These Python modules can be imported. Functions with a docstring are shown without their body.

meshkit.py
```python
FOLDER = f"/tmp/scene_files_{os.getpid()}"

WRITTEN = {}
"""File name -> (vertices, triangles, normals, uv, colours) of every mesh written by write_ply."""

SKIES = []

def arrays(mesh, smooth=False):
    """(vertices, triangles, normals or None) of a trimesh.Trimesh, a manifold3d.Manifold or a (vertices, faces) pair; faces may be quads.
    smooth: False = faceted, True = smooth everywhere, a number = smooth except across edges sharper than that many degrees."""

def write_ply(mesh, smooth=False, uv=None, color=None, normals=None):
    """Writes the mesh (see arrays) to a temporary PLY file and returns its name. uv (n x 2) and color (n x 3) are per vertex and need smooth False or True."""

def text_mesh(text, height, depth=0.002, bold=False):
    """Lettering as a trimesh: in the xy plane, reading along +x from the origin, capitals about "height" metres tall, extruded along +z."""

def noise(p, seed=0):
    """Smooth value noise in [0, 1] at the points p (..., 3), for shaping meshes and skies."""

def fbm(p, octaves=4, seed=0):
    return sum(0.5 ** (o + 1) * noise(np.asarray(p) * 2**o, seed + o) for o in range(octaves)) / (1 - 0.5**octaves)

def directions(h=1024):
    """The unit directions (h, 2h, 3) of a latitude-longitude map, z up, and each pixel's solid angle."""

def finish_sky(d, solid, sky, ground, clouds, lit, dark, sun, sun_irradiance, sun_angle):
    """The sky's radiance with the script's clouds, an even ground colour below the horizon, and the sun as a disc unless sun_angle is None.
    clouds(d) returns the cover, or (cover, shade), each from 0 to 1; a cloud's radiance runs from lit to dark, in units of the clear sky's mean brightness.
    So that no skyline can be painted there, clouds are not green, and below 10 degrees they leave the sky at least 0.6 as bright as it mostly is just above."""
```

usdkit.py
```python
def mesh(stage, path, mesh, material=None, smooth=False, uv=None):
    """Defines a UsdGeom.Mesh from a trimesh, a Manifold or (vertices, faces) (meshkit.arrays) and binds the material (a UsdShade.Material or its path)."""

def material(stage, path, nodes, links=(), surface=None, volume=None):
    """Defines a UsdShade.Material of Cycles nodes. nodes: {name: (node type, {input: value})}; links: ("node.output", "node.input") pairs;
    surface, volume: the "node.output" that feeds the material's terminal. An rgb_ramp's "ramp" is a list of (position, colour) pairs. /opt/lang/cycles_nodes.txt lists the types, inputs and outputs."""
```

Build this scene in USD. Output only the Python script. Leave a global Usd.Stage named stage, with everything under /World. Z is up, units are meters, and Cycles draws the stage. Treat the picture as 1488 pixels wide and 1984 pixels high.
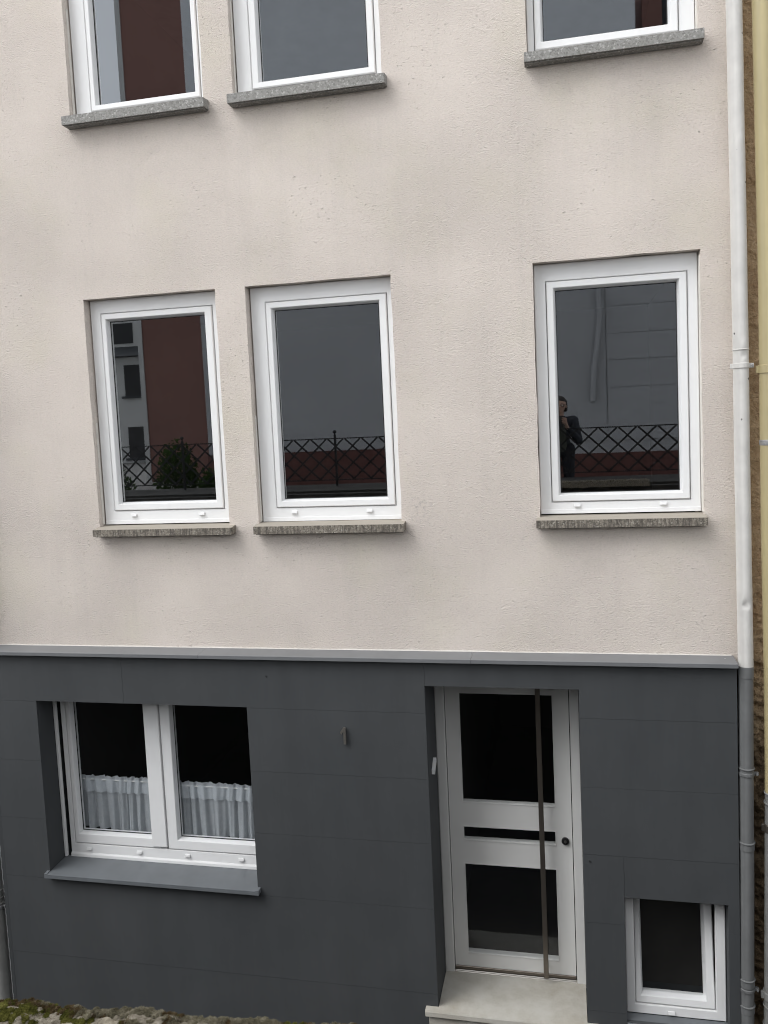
import math, random
import numpy as np, trimesh, manifold3d as m3
from shapely.geometry import Polygon, box as sbox
from shapely.ops import unary_union
import usdkit, meshkit
from pxr import Usd, UsdGeom, UsdLux, UsdShade, Gf, Sdf

stage = Usd.Stage.CreateInMemory()
UsdGeom.SetStageUpAxis(stage, UsdGeom.Tokens.z)
UsdGeom.SetStageMetersPerUnit(stage, 1.0)
world = UsdGeom.Xform.Define(stage, '/World')
stage.SetDefaultPrim(world.GetPrim())
UsdGeom.Scope.Define(stage, '/World/Looks')

# ------------------------------------------------------------------ camera, sky, sun, exposure
EXPOSURE = -0.10
SKY_STRENGTH = 0.15
SUN_INTENSITY, SUN_ANGLE = 0.12, 55.0
SUN_AZ, SUN_EL = math.radians(236), math.radians(56)      # direction towards the sun: azimuth from +y towards +x

cam = UsdGeom.Camera.Define(stage, '/World/camera')
right, fwd, up = (0.9801616, 0.19320039, -0.04423623), (-0.19612181, 0.97765477, -0.07567951), (0.02862645, 0.08285384, 0.99615047)
cam.AddTransformOp().Set(Gf.Matrix4d(*right, 0, *up, 0, *[-a for a in fwd], 0, 0.0, -5.0, 4.3, 1))
FPX, PPX, PPY = 1483.27, 48.35, -58.14
cam.CreateHorizontalApertureAttr(36.0)
cam.CreateVerticalApertureAttr(48.0)
cam.CreateFocalLengthAttr(FPX / 1488 * 36)
cam.CreateHorizontalApertureOffsetAttr(-PPX / 1488 * 36)
cam.CreateVerticalApertureOffsetAttr(PPY / 1488 * 36)
cam.CreateClippingRangeAttr(Gf.Vec2f(0.02, 500))
cam.CreateExposureAttr(EXPOSURE)

dome = UsdLux.DomeLight.Define(stage, '/World/sky')
dome.GetPrim().SetCustomDataByKey('kind', 'structure')
dome.GetPrim().SetCustomDataByKey('label', 'even pale overcast sky above the narrow street')
dome.GetPrim().SetCustomDataByKey('category', 'sky')
sky_m = usdkit.material(stage, '/World/Looks/sky_overcast', {
    'sky': ('sky_texture', {'sky_type': 'single_scattering', 'sun_disc': False, 'sun_elevation': SUN_EL, 'sun_rotation': SUN_AZ}),
    'bw': ('rgb_to_bw', {}),
    'tc': ('texture_coordinate', {}),
    'mp': ('mapping', {'scale': (1.0, 1.0, 2.5)}),
    'n': ('noise_texture', {'scale': 2.2, 'detail': 5.0, 'roughness': 0.55}),
    'cl': ('rgb_ramp', {'ramp': [(0.25, (2.79, 2.82, 2.87)), (0.75, (3.63, 3.66, 3.69))]}),
    'cloud': ('mix', {'mix_type': 'multiply', 'fac': 1.0}),
    'xyz': ('separate_xyz', {}), 'el': ('math', {'math_type': 'multiply_add', 'value2': 0.62, 'value3': 0.66}), 'elc': ('math', {'math_type': 'maximum', 'value2': 0.62}),
    'over': ('mix', {'mix_type': 'multiply', 'fac': 1.0}),
    'mix': ('mix', {'mix_type': 'mix', 'fac': 0.86}),
    'bg': ('background_shader', {'strength': SKY_STRENGTH})},
    [('sky.color', 'bw.color'), ('bw.val', 'cloud.color1'), ('tc.generated', 'mp.vector'), ('mp.vector', 'n.vector'), ('n.fac', 'cl.fac'),
     ('cl.color', 'cloud.color2'), ('sky.color', 'mix.color1'), ('tc.generated', 'xyz.vector'), ('xyz.z', 'el.value1'), ('el.value', 'elc.value1'), ('cloud.color', 'over.color1'), ('elc.value', 'over.color2'), ('over.color', 'mix.color2'), ('mix.color', 'bg.color')], surface='bg.background')
UsdShade.MaterialBindingAPI.Apply(dome.GetPrim()).Bind(sky_m)

sun = UsdLux.DistantLight.Define(stage, '/World/sun')
sun.CreateNormalizeAttr(True)
sun.CreateIntensityAttr(SUN_INTENSITY)
sun.CreateAngleAttr(SUN_ANGLE)
sun.CreateColorAttr(Gf.Vec3f(1.0, 0.97, 0.93))
sd = np.array([math.sin(SUN_AZ) * math.cos(SUN_EL), math.cos(SUN_AZ) * math.cos(SUN_EL), math.sin(SUN_EL)])
zx = sd; xx = np.cross([0, 0, 1], zx); xx /= np.linalg.norm(xx); yx = np.cross(zx, xx)
sun.AddTransformOp().Set(Gf.Matrix4d(*xx, 0, *yx, 0, *zx, 0, *(sd * 60), 1))

# ------------------------------------------------------------------ helpers
used = {}
def path_for(name, parent):
    p = (parent.GetPath().pathString if parent else '/World') + '/' + name
    k = used.get(p, -1) + 1
    used[p] = k
    return p if k == 0 else f'{p}_{k:03d}'
def tag(o, label=None, cat=None, group=None, kind=None):
    for k, v in (('label', label), ('category', cat), ('group', group), ('kind', kind)):
        if v: o.SetCustomDataByKey(k, v)
    return o
def thing(name, label, cat, group=None, kind=None, loc=None):
    x = UsdGeom.Xform.Define(stage, path_for(name, None))
    return tag(x.GetPrim(), label, cat, group, kind)
def obj(name, mesh, mat, parent=None, smooth=False, label=None, cat=None, group=None, kind=None):
    m = usdkit.mesh(stage, path_for(name, parent), mesh, MAT[mat], smooth)
    return tag(m.GetPrim(), label, cat, group, kind)

def cat_(*ms):
    ms = [m for m in ms if m is not None]
    return trimesh.util.concatenate(ms) if len(ms) > 1 else ms[0]
def box(x0, x1, y0, y1, z0, z1, b=0.0):
    if b <= 0:
        m = trimesh.creation.box([x1 - x0, y1 - y0, z1 - z0]); m.apply_translation([(x0 + x1) / 2, (y0 + y1) / 2, (z0 + z1) / 2]); return m
    pts = []
    for x, sx in ((x0, 1), (x1, -1)):
        for y, sy in ((y0, 1), (y1, -1)):
            for z, sz in ((z0, 1), (z1, -1)):
                pts += [(x, y + sy * b, z + sz * b), (x + sx * b, y, z + sz * b), (x + sx * b, y + sy * b, z)]
    return trimesh.convex.convex_hull(np.array(pts))
def hull(pts):
    return trimesh.convex.convex_hull(np.array(pts, float))
def slabhull(x0, x1, prof, b=0.0):
    """prism along x of a convex profile [(y, z)], ends chamfered by b"""
    c = np.mean(prof, 0)
    pts = []
    for y, z in prof:
        d = np.array([c[0] - y, c[1] - z]); d = d / (np.linalg.norm(d) + 1e-9) * b
        pts += [(x0 + b, y, z), (x1 - b, y, z), (x0, y + d[0], z + d[1]), (x1, y + d[0], z + d[1])]
    return hull(pts)
def ring(o, i, prof):
    """closed profile [(t, off, y)] swept round a rectangle: t goes from the outer rect o to the inner rect i (x0,x1,z0,z1), off is metres inwards"""
    V = []
    for cx, cz in ((0, 0), (1, 0), (1, 1), (0, 1)):
        for t, off, y in prof:
            x = o[cx] + t * (i[cx] - o[cx]) + off * (1 if cx == 0 else -1)
            z = o[2 + cz] + t * (i[2 + cz] - o[2 + cz]) + off * (1 if cz == 0 else -1)
            V.append((x, y, z))
    n = len(prof); F = []
    for k in range(4):
        a, b = k * n, ((k + 1) % 4) * n
        for j in range(n):
            q = (j + 1) % n
            F += [(a + j, a + q, b + q), (a + j, b + q, b + j)]
    m = trimesh.Trimesh(np.array(V), np.array(F), process=False)
    if m.volume < 0: m.invert()
    return m
def extr(poly, y0, y1):
    """a polygon in (x, z) made solid between y0 and y1"""
    out = []
    for g in getattr(poly, 'geoms', [poly]):
        m = trimesh.creation.extrude_polygon(g, y1 - y0, engine='earcut')
        v = m.vertices; m = trimesh.Trimesh(np.c_[v[:, 0], y0 + v[:, 2], v[:, 1]], m.faces[:, ::-1], process=False)
        out.append(m)
    return cat_(*out)
def flat(poly, z0, z1):
    out = []
    for g in getattr(poly, 'geoms', [poly]):
        m = trimesh.creation.extrude_polygon(g, z1 - z0, engine='earcut'); m.apply_translation([0, 0, z0]); out.append(m)
    return cat_(*out)
def tube(path, rad, n=28, cap=True, fn=None):
    """tube through points; rad is one radius or a list"""
    P = np.array(path, float); R = np.broadcast_to(rad, len(P)).astype(float)
    T = np.gradient(P, axis=0); T /= np.linalg.norm(T, axis=1)[:, None]
    a = np.array([1.0, 0, 0]) if abs(T[0, 0]) < 0.9 else np.array([0, 1.0, 0])
    V, F = [], []
    for k in range(len(P)):
        u = a - T[k] * (a @ T[k]); u /= np.linalg.norm(u); w = np.cross(T[k], u); a = u
        for j in range(n):
            t = 2 * math.pi * j / n
            V.append(P[k] + R[k] * (math.cos(t) * u + math.sin(t) * w))
    for k in range(len(P) - 1):
        for j in range(n):
            q = (j + 1) % n
            F += [(k * n + j, k * n + q, (k + 1) * n + q), (k * n + j, (k + 1) * n + q, (k + 1) * n + j)]
    if cap:
        V += [P[0], P[-1]]; c0, c1 = len(V) - 2, len(V) - 1; L = (len(P) - 1) * n
        for j in range(n):
            q = (j + 1) % n
            F += [(c0, q, j), (c1, L + j, L + q)]
    m = trimesh.Trimesh(np.array(V), np.array(F), process=False)
    if fn is not None: m.vertices = fn(m.vertices.copy())
    return m
def torus(c, R, r, n=32, k=10):
    P = []
    V, F = [], []
    for a in range(n):
        t = 2 * math.pi * a / n
        for b in range(k):
            s = 2 * math.pi * b / k
            V.append((c[0] + (R + r * math.cos(s)) * math.cos(t), c[1] + (R + r * math.cos(s)) * math.sin(t), c[2] + r * math.sin(s)))
    for a in range(n):
        for b in range(k):
            a2, b2 = (a + 1) % n, (b + 1) % k
            F += [(a * k + b, a2 * k + b, a2 * k + b2), (a * k + b, a2 * k + b2, a * k + b2)]
    return trimesh.Trimesh(np.array(V), np.array(F), process=False)
def wobble(x0, x1, z0, z1, amp, rng, step=0.05):
    """a rectangle whose edges wander by a few millimetres, as hand-finished plaster does"""
    def edge(a, b):
        a, b = np.array(a, float), np.array(b, float); L = np.linalg.norm(b - a); n = max(2, int(L / step))
        t = np.arange(n) / n; nrm = np.array([-(b - a)[1], (b - a)[0]]) / L
        j = rng.normal(0, 1, n) * amp; j = np.convolve(np.r_[j[-1], j, j[0]], [0.3, 0.5, 0.3], 'valid'); j[0] = 0
        return [tuple(a + (b - a) * tt + nrm * jj) for tt, jj in zip(t, j)]
    return Polygon(edge((x0, z0), (x1, z0)) + edge((x1, z0), (x1, z1)) + edge((x1, z1), (x0, z1)) + edge((x0, z1), (x0, z0)))

# ------------------------------------------------------------------ materials
MAT = {}
def material(name, nodes, links, surface='p.BSDF'):
    MAT[name] = usdkit.material(stage, '/World/Looks/' + name, nodes, links, surface=surface)
def plain(name, color, rough=0.5, var=0.06, scale=6.0, bump=0.0, bscale=80.0, bdist=0.002, metallic=0.0, spec=0.5, stretch=(1, 1, 1), coat=0.0):
    """a colour that varies a little by noise, with fine relief"""
    c = np.array(color, float)
    nodes = {'g': ('geometry', {}), 'mp': ('mapping', {'scale': stretch}), 'n': ('noise_texture', {'scale': scale, 'detail': 5.0, 'roughness': 0.6}),
             'r': ('rgb_ramp', {'ramp': [(0.25, tuple(c * (1 - var))), (0.75, tuple(c * (1 + var)))]}),
             'p': ('principled_bsdf', {'roughness': rough, 'metallic': metallic, 'specular_ior_level': spec, 'coat_weight': coat})}
    links = [('g.position', 'mp.vector'), ('mp.vector', 'n.vector'), ('n.fac', 'r.fac'), ('r.color', 'p.base_color')]
    if bump:
        nodes['n2'] = ('noise_texture', {'scale': bscale, 'detail': 3.0, 'roughness': 0.6}); nodes['b'] = ('bump', {'strength': bump, 'distance': bdist})
        links += [('mp.vector', 'n2.vector'), ('n2.fac', 'b.height'), ('b.normal', 'p.normal')]
    material(name, nodes, links)

# scratched plaster: stipple drawn out sideways, scattered pits, faint yellow and grey weathering
material('plaster', {
    'g': ('geometry', {}),
    'mp': ('mapping', {'scale': (1.0, 1.0, 1.75)}),
    'n1': ('noise_texture', {'scale': 72.0, 'detail': 3.0, 'roughness': 0.64, 'distortion': 0.4}),
    'mp2': ('mapping', {'scale': (1.0, 1.0, 1.9)}),
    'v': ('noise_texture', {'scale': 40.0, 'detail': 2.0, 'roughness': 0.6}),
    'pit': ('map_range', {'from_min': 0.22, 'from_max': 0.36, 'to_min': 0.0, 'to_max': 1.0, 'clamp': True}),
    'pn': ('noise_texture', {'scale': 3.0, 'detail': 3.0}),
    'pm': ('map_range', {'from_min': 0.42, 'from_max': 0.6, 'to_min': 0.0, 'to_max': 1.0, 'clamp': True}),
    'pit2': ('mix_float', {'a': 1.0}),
    'sm': ('noise_texture', {'scale': 1.3, 'detail': 2.0}),
    'smr': ('map_range', {'from_min': 0.35, 'from_max': 0.65, 'to_min': 0.45, 'to_max': 1.0, 'clamp': True}),
    'h0': ('math', {'math_type': 'multiply'}),
    'h': ('math', {'math_type': 'multiply_add', 'value2': 1.1}),
    'b': ('bump', {'strength': 0.9, 'distance': 0.0135}),
    'gr': ('map_range', {'from_min': 0.3, 'from_max': 0.7, 'to_min': 0.93, 'to_max': 1.05, 'clamp': True}), 'gm': ('vector_math', {'math_type': 'multiply'}),  # troughs of the relief tinted darker, occlusion painted into the base colour
    'lf': ('noise_texture', {'scale': 0.75, 'detail': 6.0, 'roughness': 0.62}),
    'r1': ('rgb_ramp', {'ramp': [(0.25, (0.630, 0.564, 0.510)), (0.52, (0.664, 0.597, 0.541)), (0.8, (0.686, 0.619, 0.562))]}),
    'mpy': ('mapping', {'location': (7.3, 0, 3.1)}),
    'ny': ('noise_texture', {'scale': 1.15, 'detail': 4.0, 'roughness': 0.6}),
    'ry': ('map_range', {'from_min': 0.5, 'from_max': 0.72, 'to_min': 0.0, 'to_max': 0.85, 'clamp': True}),
    'my': ('mix', {'color2': (0.645, 0.59, 0.50)}),
    'mps': ('mapping', {'scale': (5.0, 1.0, 0.45), 'location': (1.7, 0, 0)}),
    'ns': ('noise_texture', {'scale': 1.0, 'detail': 6.0, 'roughness': 0.68}),
    'rs': ('map_range', {'from_min': 0.52, 'from_max': 0.78, 'to_min': 0.0, 'to_max': 0.22, 'clamp': True}),
    'ms': ('mix', {'color2': (0.47, 0.435, 0.40)}),
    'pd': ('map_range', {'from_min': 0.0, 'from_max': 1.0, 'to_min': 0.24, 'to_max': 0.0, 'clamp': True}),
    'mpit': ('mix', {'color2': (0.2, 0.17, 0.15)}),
    'sd': ('vector_math', {'math_type': 'distance', 'vector2': (-0.935, 0.0, 3.735)}), 'sr': ('map_range', {'from_min': 0.02, 'from_max': 0.13, 'to_min': 1.0, 'to_max': 0.0, 'clamp': True}),
    'sn': ('noise_texture', {'scale': 38.0, 'detail': 5.0, 'roughness': 0.7}), 'snr': ('map_range', {'from_min': 0.5, 'from_max': 0.62, 'to_min': 0.0, 'to_max': 0.55, 'clamp': True}), 'sx': ('math', {'math_type': 'multiply'}), 'msm': ('mix', {'color2': (0.33, 0.30, 0.28)}),
    'p': ('principled_bsdf', {'roughness': 0.92, 'specular_ior_level': 0.2})},
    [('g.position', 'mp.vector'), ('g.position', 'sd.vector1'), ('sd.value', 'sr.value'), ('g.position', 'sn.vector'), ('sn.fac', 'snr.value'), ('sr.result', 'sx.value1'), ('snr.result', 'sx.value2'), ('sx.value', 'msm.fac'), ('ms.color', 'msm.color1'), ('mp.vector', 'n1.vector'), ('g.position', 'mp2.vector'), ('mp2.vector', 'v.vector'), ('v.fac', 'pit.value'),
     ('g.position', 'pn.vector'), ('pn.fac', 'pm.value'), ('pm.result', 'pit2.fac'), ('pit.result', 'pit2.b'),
     ('g.position', 'sm.vector'), ('sm.fac', 'smr.value'), ('n1.fac', 'h0.value1'), ('smr.result', 'h0.value2'),
     ('pit2.result', 'h.value1'), ('h0.value', 'h.value3'), ('h.value', 'b.height'), ('b.normal', 'p.normal'),
     ('g.position', 'lf.vector'), ('lf.fac', 'r1.fac'), ('g.position', 'mpy.vector'), ('mpy.vector', 'ny.vector'), ('ny.fac', 'ry.value'), ('ry.result', 'my.fac'), ('r1.color', 'my.color1'),
     ('g.position', 'mps.vector'), ('mps.vector', 'ns.vector'), ('ns.fac', 'rs.value'), ('rs.result', 'ms.fac'), ('my.color', 'ms.color1'),
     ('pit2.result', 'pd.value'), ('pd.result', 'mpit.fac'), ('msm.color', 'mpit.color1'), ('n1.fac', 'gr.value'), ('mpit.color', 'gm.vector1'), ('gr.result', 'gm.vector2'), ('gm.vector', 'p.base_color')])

material('grey_render', {
    'g': ('geometry', {}), 'oi': ('object_info', {}),
    'n': ('noise_texture', {'scale': 1.6, 'detail': 6.0, 'roughness': 0.6}),
    'r': ('rgb_ramp', {'ramp': [(0.28, (0.0435, 0.0470, 0.0497)), (0.72, (0.0530, 0.0560, 0.0583))]}),
    'mr': ('map_range', {'to_min': 0.985, 'to_max': 1.015}),
    'mst': ('mapping', {'scale': (3.5, 1.0, 0.5)}), 'nst': ('noise_texture', {'scale': 1.0, 'detail': 7.0, 'roughness': 0.7}), 'rst': ('map_range', {'from_min': 0.3, 'from_max': 0.7, 'to_min': 0.90, 'to_max': 1.09, 'clamp': True}), 'vst': ('vector_math', {'math_type': 'multiply'}),
    'vm': ('vector_math', {'math_type': 'multiply'}),
    'n2': ('noise_texture', {'scale': 210.0, 'detail': 3.0, 'roughness': 0.7}), 'n3': ('noise_texture', {'scale': 3.5, 'detail': 2.0}),
    'h': ('math', {'math_type': 'multiply_add', 'value2': 6.0}),
    'b': ('bump', {'strength': 0.35, 'distance': 0.0015}),
    'p': ('principled_bsdf', {'roughness': 0.72, 'specular_ior_level': 0.35})},
    [('g.position', 'n.vector'), ('n.fac', 'r.fac'), ('oi.random', 'mr.value'), ('r.color', 'vm.vector1'), ('mr.result', 'vm.vector2'), ('g.position', 'mst.vector'), ('mst.vector', 'nst.vector'), ('nst.fac', 'rst.value'), ('vm.vector', 'vst.vector1'), ('rst.result', 'vst.vector2'), ('vst.vector', 'p.base_color'),
     ('g.position', 'n2.vector'), ('g.position', 'n3.vector'), ('n3.fac', 'h.value1'), ('n2.fac', 'h.value3'), ('h.value', 'b.height'), ('b.normal', 'p.normal')])

plain('white_plastic', (0.78, 0.78, 0.775), rough=0.28, var=0.02, scale=4, bump=0.05, bscale=300, bdist=0.0005)
plain('white_door', (0.65, 0.645, 0.625), rough=0.35, var=0.03, scale=3)
plain('trim_plaster', (0.66, 0.63, 0.58), rough=0.9, var=0.08, scale=20, bump=0.4, bscale=120, bdist=0.003)
plain('grey_metal', (0.14, 0.144, 0.149), rough=0.42, var=0.10, scale=5, bump=0.08, bscale=30, bdist=0.002)
plain('grey_sill_metal', (0.115, 0.124, 0.132), rough=0.38, var=0.12, scale=6, bump=0.06, bscale=25, bdist=0.002)
plain('bronze', (0.20, 0.175, 0.15), rough=0.34, var=0.08, scale=8, metallic=0.9)
plain('steel', (0.52, 0.50, 0.47), rough=0.3, var=0.08, scale=20, metallic=1.0)
plain('number_steel', (0.25, 0.235, 0.21), rough=0.42, var=0.15, scale=60, metallic=0.85)
plain('black_rubber', (0.012, 0.012, 0.013), rough=0.6, var=0.1)
plain('black_metal', (0.02, 0.02, 0.021), rough=0.5, var=0.1)
plain('lock_metal', (0.035, 0.035, 0.036), rough=0.35, var=0.1, metallic=0.6)
plain('crack_dark', (0.30, 0.265, 0.24), rough=0.9)
plain('interior', (0.06, 0.056, 0.052), rough=0.9, var=0.1, scale=2)
plain('interior_dark', (0.05, 0.045, 0.04), rough=0.8, var=0.2, scale=3)
plain('yellow_pipe_paint', (0.42, 0.355, 0.195), rough=0.45, var=0.08, scale=9, bump=0.1, bscale=40, bdist=0.002, stretch=(1, 1, 0.3))
plain('grey_pipe_paint', (0.135, 0.138, 0.138), rough=0.42, var=0.12, scale=9, bump=0.12, bscale=40, bdist=0.002)
plain('old_pipe_grey', (0.20, 0.20, 0.19), rough=0.5, var=0.15, scale=12, bump=0.1, bscale=50, bdist=0.002)
plain('zinc', (0.33, 0.33, 0.33), rough=0.5, var=0.25, scale=40, metallic=0.6)
plain('asphalt', (0.03, 0.03, 0.031), rough=0.9, var=0.25, scale=30, bump=0.5, bscale=180, bdist=0.004)
plain('paving', (0.26, 0.25, 0.235), rough=0.9, var=0.15, scale=8, bump=0.3, bscale=120, bdist=0.003)
plain('grey_wall', (0.46, 0.465, 0.47), rough=0.8, var=0.05, scale=0.8)
plain('grey_wall_skylit', (0.76, 0.78, 0.80), rough=0.8, var=0.05, scale=0.8)  # upper panels: the stronger sky light up there is put into the colour
plain('red_wall', (0.15, 0.066, 0.055), rough=0.9, var=0.14, scale=0.6)
plain('brown_wall', (0.27, 0.14, 0.115), rough=0.9, var=0.12, scale=0.5)
plain('white_wall', (0.62, 0.62, 0.60), rough=0.9, var=0.05, scale=0.6)
plain('slate', (0.05, 0.055, 0.06), rough=0.6, var=0.3, scale=5)
plain('iron', (0.012, 0.012, 0.013), rough=0.5, var=0.2, scale=20)
plain('rubble', (0.05, 0.047, 0.041), rough=0.95, var=0.4, scale=7, bump=0.8, bscale=14, bdist=0.03)
plain('skin', (0.52, 0.33, 0.25), rough=0.55, var=0.06, scale=20)
plain('hair_dark', (0.03, 0.022, 0.018), rough=0.5, var=0.3, scale=60)
plain('jacket_navy', (0.035, 0.039, 0.05), rough=0.8, var=0.2, scale=15)
plain('shirt_olive', (0.12, 0.13, 0.10), rough=0.9, var=0.15, scale=15)
plain('trousers', (0.03, 0.032, 0.04), rough=0.85, var=0.2, scale=12)
plain('shoe', (0.02, 0.018, 0.016), rough=0.5, var=0.2)
plain('bark', (0.10, 0.075, 0.05), rough=0.9, var=0.3, scale=15)

# painted drainpipe: off-white, scuffed, small chips down to dark metal
material('white_pipe_paint', {
    'g': ('geometry', {}), 'n': ('noise_texture', {'scale': 9.0, 'detail': 5.0}),
    'r': ('rgb_ramp', {'ramp': [(0.3, (0.54, 0.525, 0.50)), (0.6, (0.60, 0.585, 0.555)), (0.8, (0.63, 0.615, 0.585))]}),
    'v': ('voronoi_texture', {'scale': 10.0}), 'vn': ('noise_texture', {'scale': 120.0, 'detail': 2.0}),
    'va': ('math', {'math_type': 'multiply_add', 'value2': 0.12}),
    'vr': ('map_range', {'from_min': 0.125, 'from_max': 0.14, 'to_min': 1.0, 'to_max': 0.0, 'clamp': True}),
    'm': ('mix', {'color2': (0.09, 0.085, 0.08)}),
    'mpd': ('mapping', {'scale': (8.0, 8.0, 1.2)}), 'nd': ('noise_texture', {'scale': 3.0, 'detail': 6.0, 'roughness': 0.7}),
    'rd': ('map_range', {'from_min': 0.55, 'from_max': 0.8, 'to_min': 0.0, 'to_max': 0.5, 'clamp': True}),
    'm2': ('mix', {'color2': (0.42, 0.41, 0.39)}),
    'p': ('principled_bsdf', {'roughness': 0.42})},
    [('g.position', 'n.vector'), ('n.fac', 'r.fac'), ('g.position', 'v.vector'), ('g.position', 'vn.vector'), ('vn.fac', 'va.value1'), ('v.distance', 'va.value3'), ('va.value', 'vr.value'),
     ('g.position', 'mpd.vector'), ('mpd.vector', 'nd.vector'), ('nd.fac', 'rd.value'), ('rd.result', 'm2.fac'), ('r.color', 'm2.color1'),
     ('vr.result', 'm.fac'), ('m2.color', 'm.color1'), ('m.color', 'p.base_color')])

# washed concrete sills: pale grit and dark weathered vertical streaks
material('sill_stone', {
    'g': ('geometry', {}), 'v': ('voronoi_texture', {'scale': 130.0}), 'sep': ('separate_color', {}),
    'r': ('rgb_ramp', {'ramp': [(0.0, (0.11, 0.10, 0.085)), (0.4, (0.215, 0.19, 0.157)), (0.85, (0.255, 0.228, 0.19)), (1.0, (0.35, 0.33, 0.29))]}),
    'mp': ('mapping', {'scale': (1.0, 1.0, 0.12)}), 'n': ('noise_texture', {'scale': 75.0, 'detail': 4.0, 'roughness': 0.7}),
    'mr': ('map_range', {'from_min': 0.44, 'from_max': 0.60, 'to_min': 0.0, 'to_max': 0.8, 'clamp': True}),
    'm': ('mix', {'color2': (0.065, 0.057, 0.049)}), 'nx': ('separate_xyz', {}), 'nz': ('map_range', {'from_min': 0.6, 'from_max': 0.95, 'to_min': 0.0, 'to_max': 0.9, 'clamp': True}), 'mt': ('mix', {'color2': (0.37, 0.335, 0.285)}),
    'n2': ('noise_texture', {'scale': 160.0, 'detail': 3.0}), 'b': ('bump', {'strength': 0.6, 'distance': 0.003}),
    'p': ('principled_bsdf', {'roughness': 0.9, 'specular_ior_level': 0.25})},
    [('g.position', 'v.vector'), ('v.color', 'sep.color'), ('sep.r', 'r.fac'), ('g.position', 'mp.vector'), ('mp.vector', 'n.vector'), ('n.fac', 'mr.value'), ('mr.result', 'm.fac'),
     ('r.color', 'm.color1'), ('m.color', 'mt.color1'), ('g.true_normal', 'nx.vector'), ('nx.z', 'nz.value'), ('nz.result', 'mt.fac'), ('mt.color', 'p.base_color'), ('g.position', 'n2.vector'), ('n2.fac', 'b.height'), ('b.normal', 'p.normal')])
material('sill_stone_grey', {
    'g': ('geometry', {}), 'v': ('voronoi_texture', {'scale': 110.0}), 'sep': ('separate_color', {}),
    'r': ('rgb_ramp', {'ramp': [(0.0, (0.18, 0.175, 0.165)), (0.4, (0.25, 0.245, 0.23)), (0.9, (0.285, 0.28, 0.265)), (1.0, (0.44, 0.43, 0.41))]}),
    'n2': ('noise_texture', {'scale': 150.0, 'detail': 3.0}), 'b': ('bump', {'strength': 0.5, 'distance': 0.003}),
    'p': ('principled_bsdf', {'roughness': 0.9, 'specular_ior_level': 0.25})},
    [('g.position', 'v.vector'), ('v.color', 'sep.color'), ('sep.r', 'r.fac'), ('r.color', 'p.base_color'), ('g.position', 'n2.vector'), ('n2.fac', 'b.height'), ('b.normal', 'p.normal')])

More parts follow.
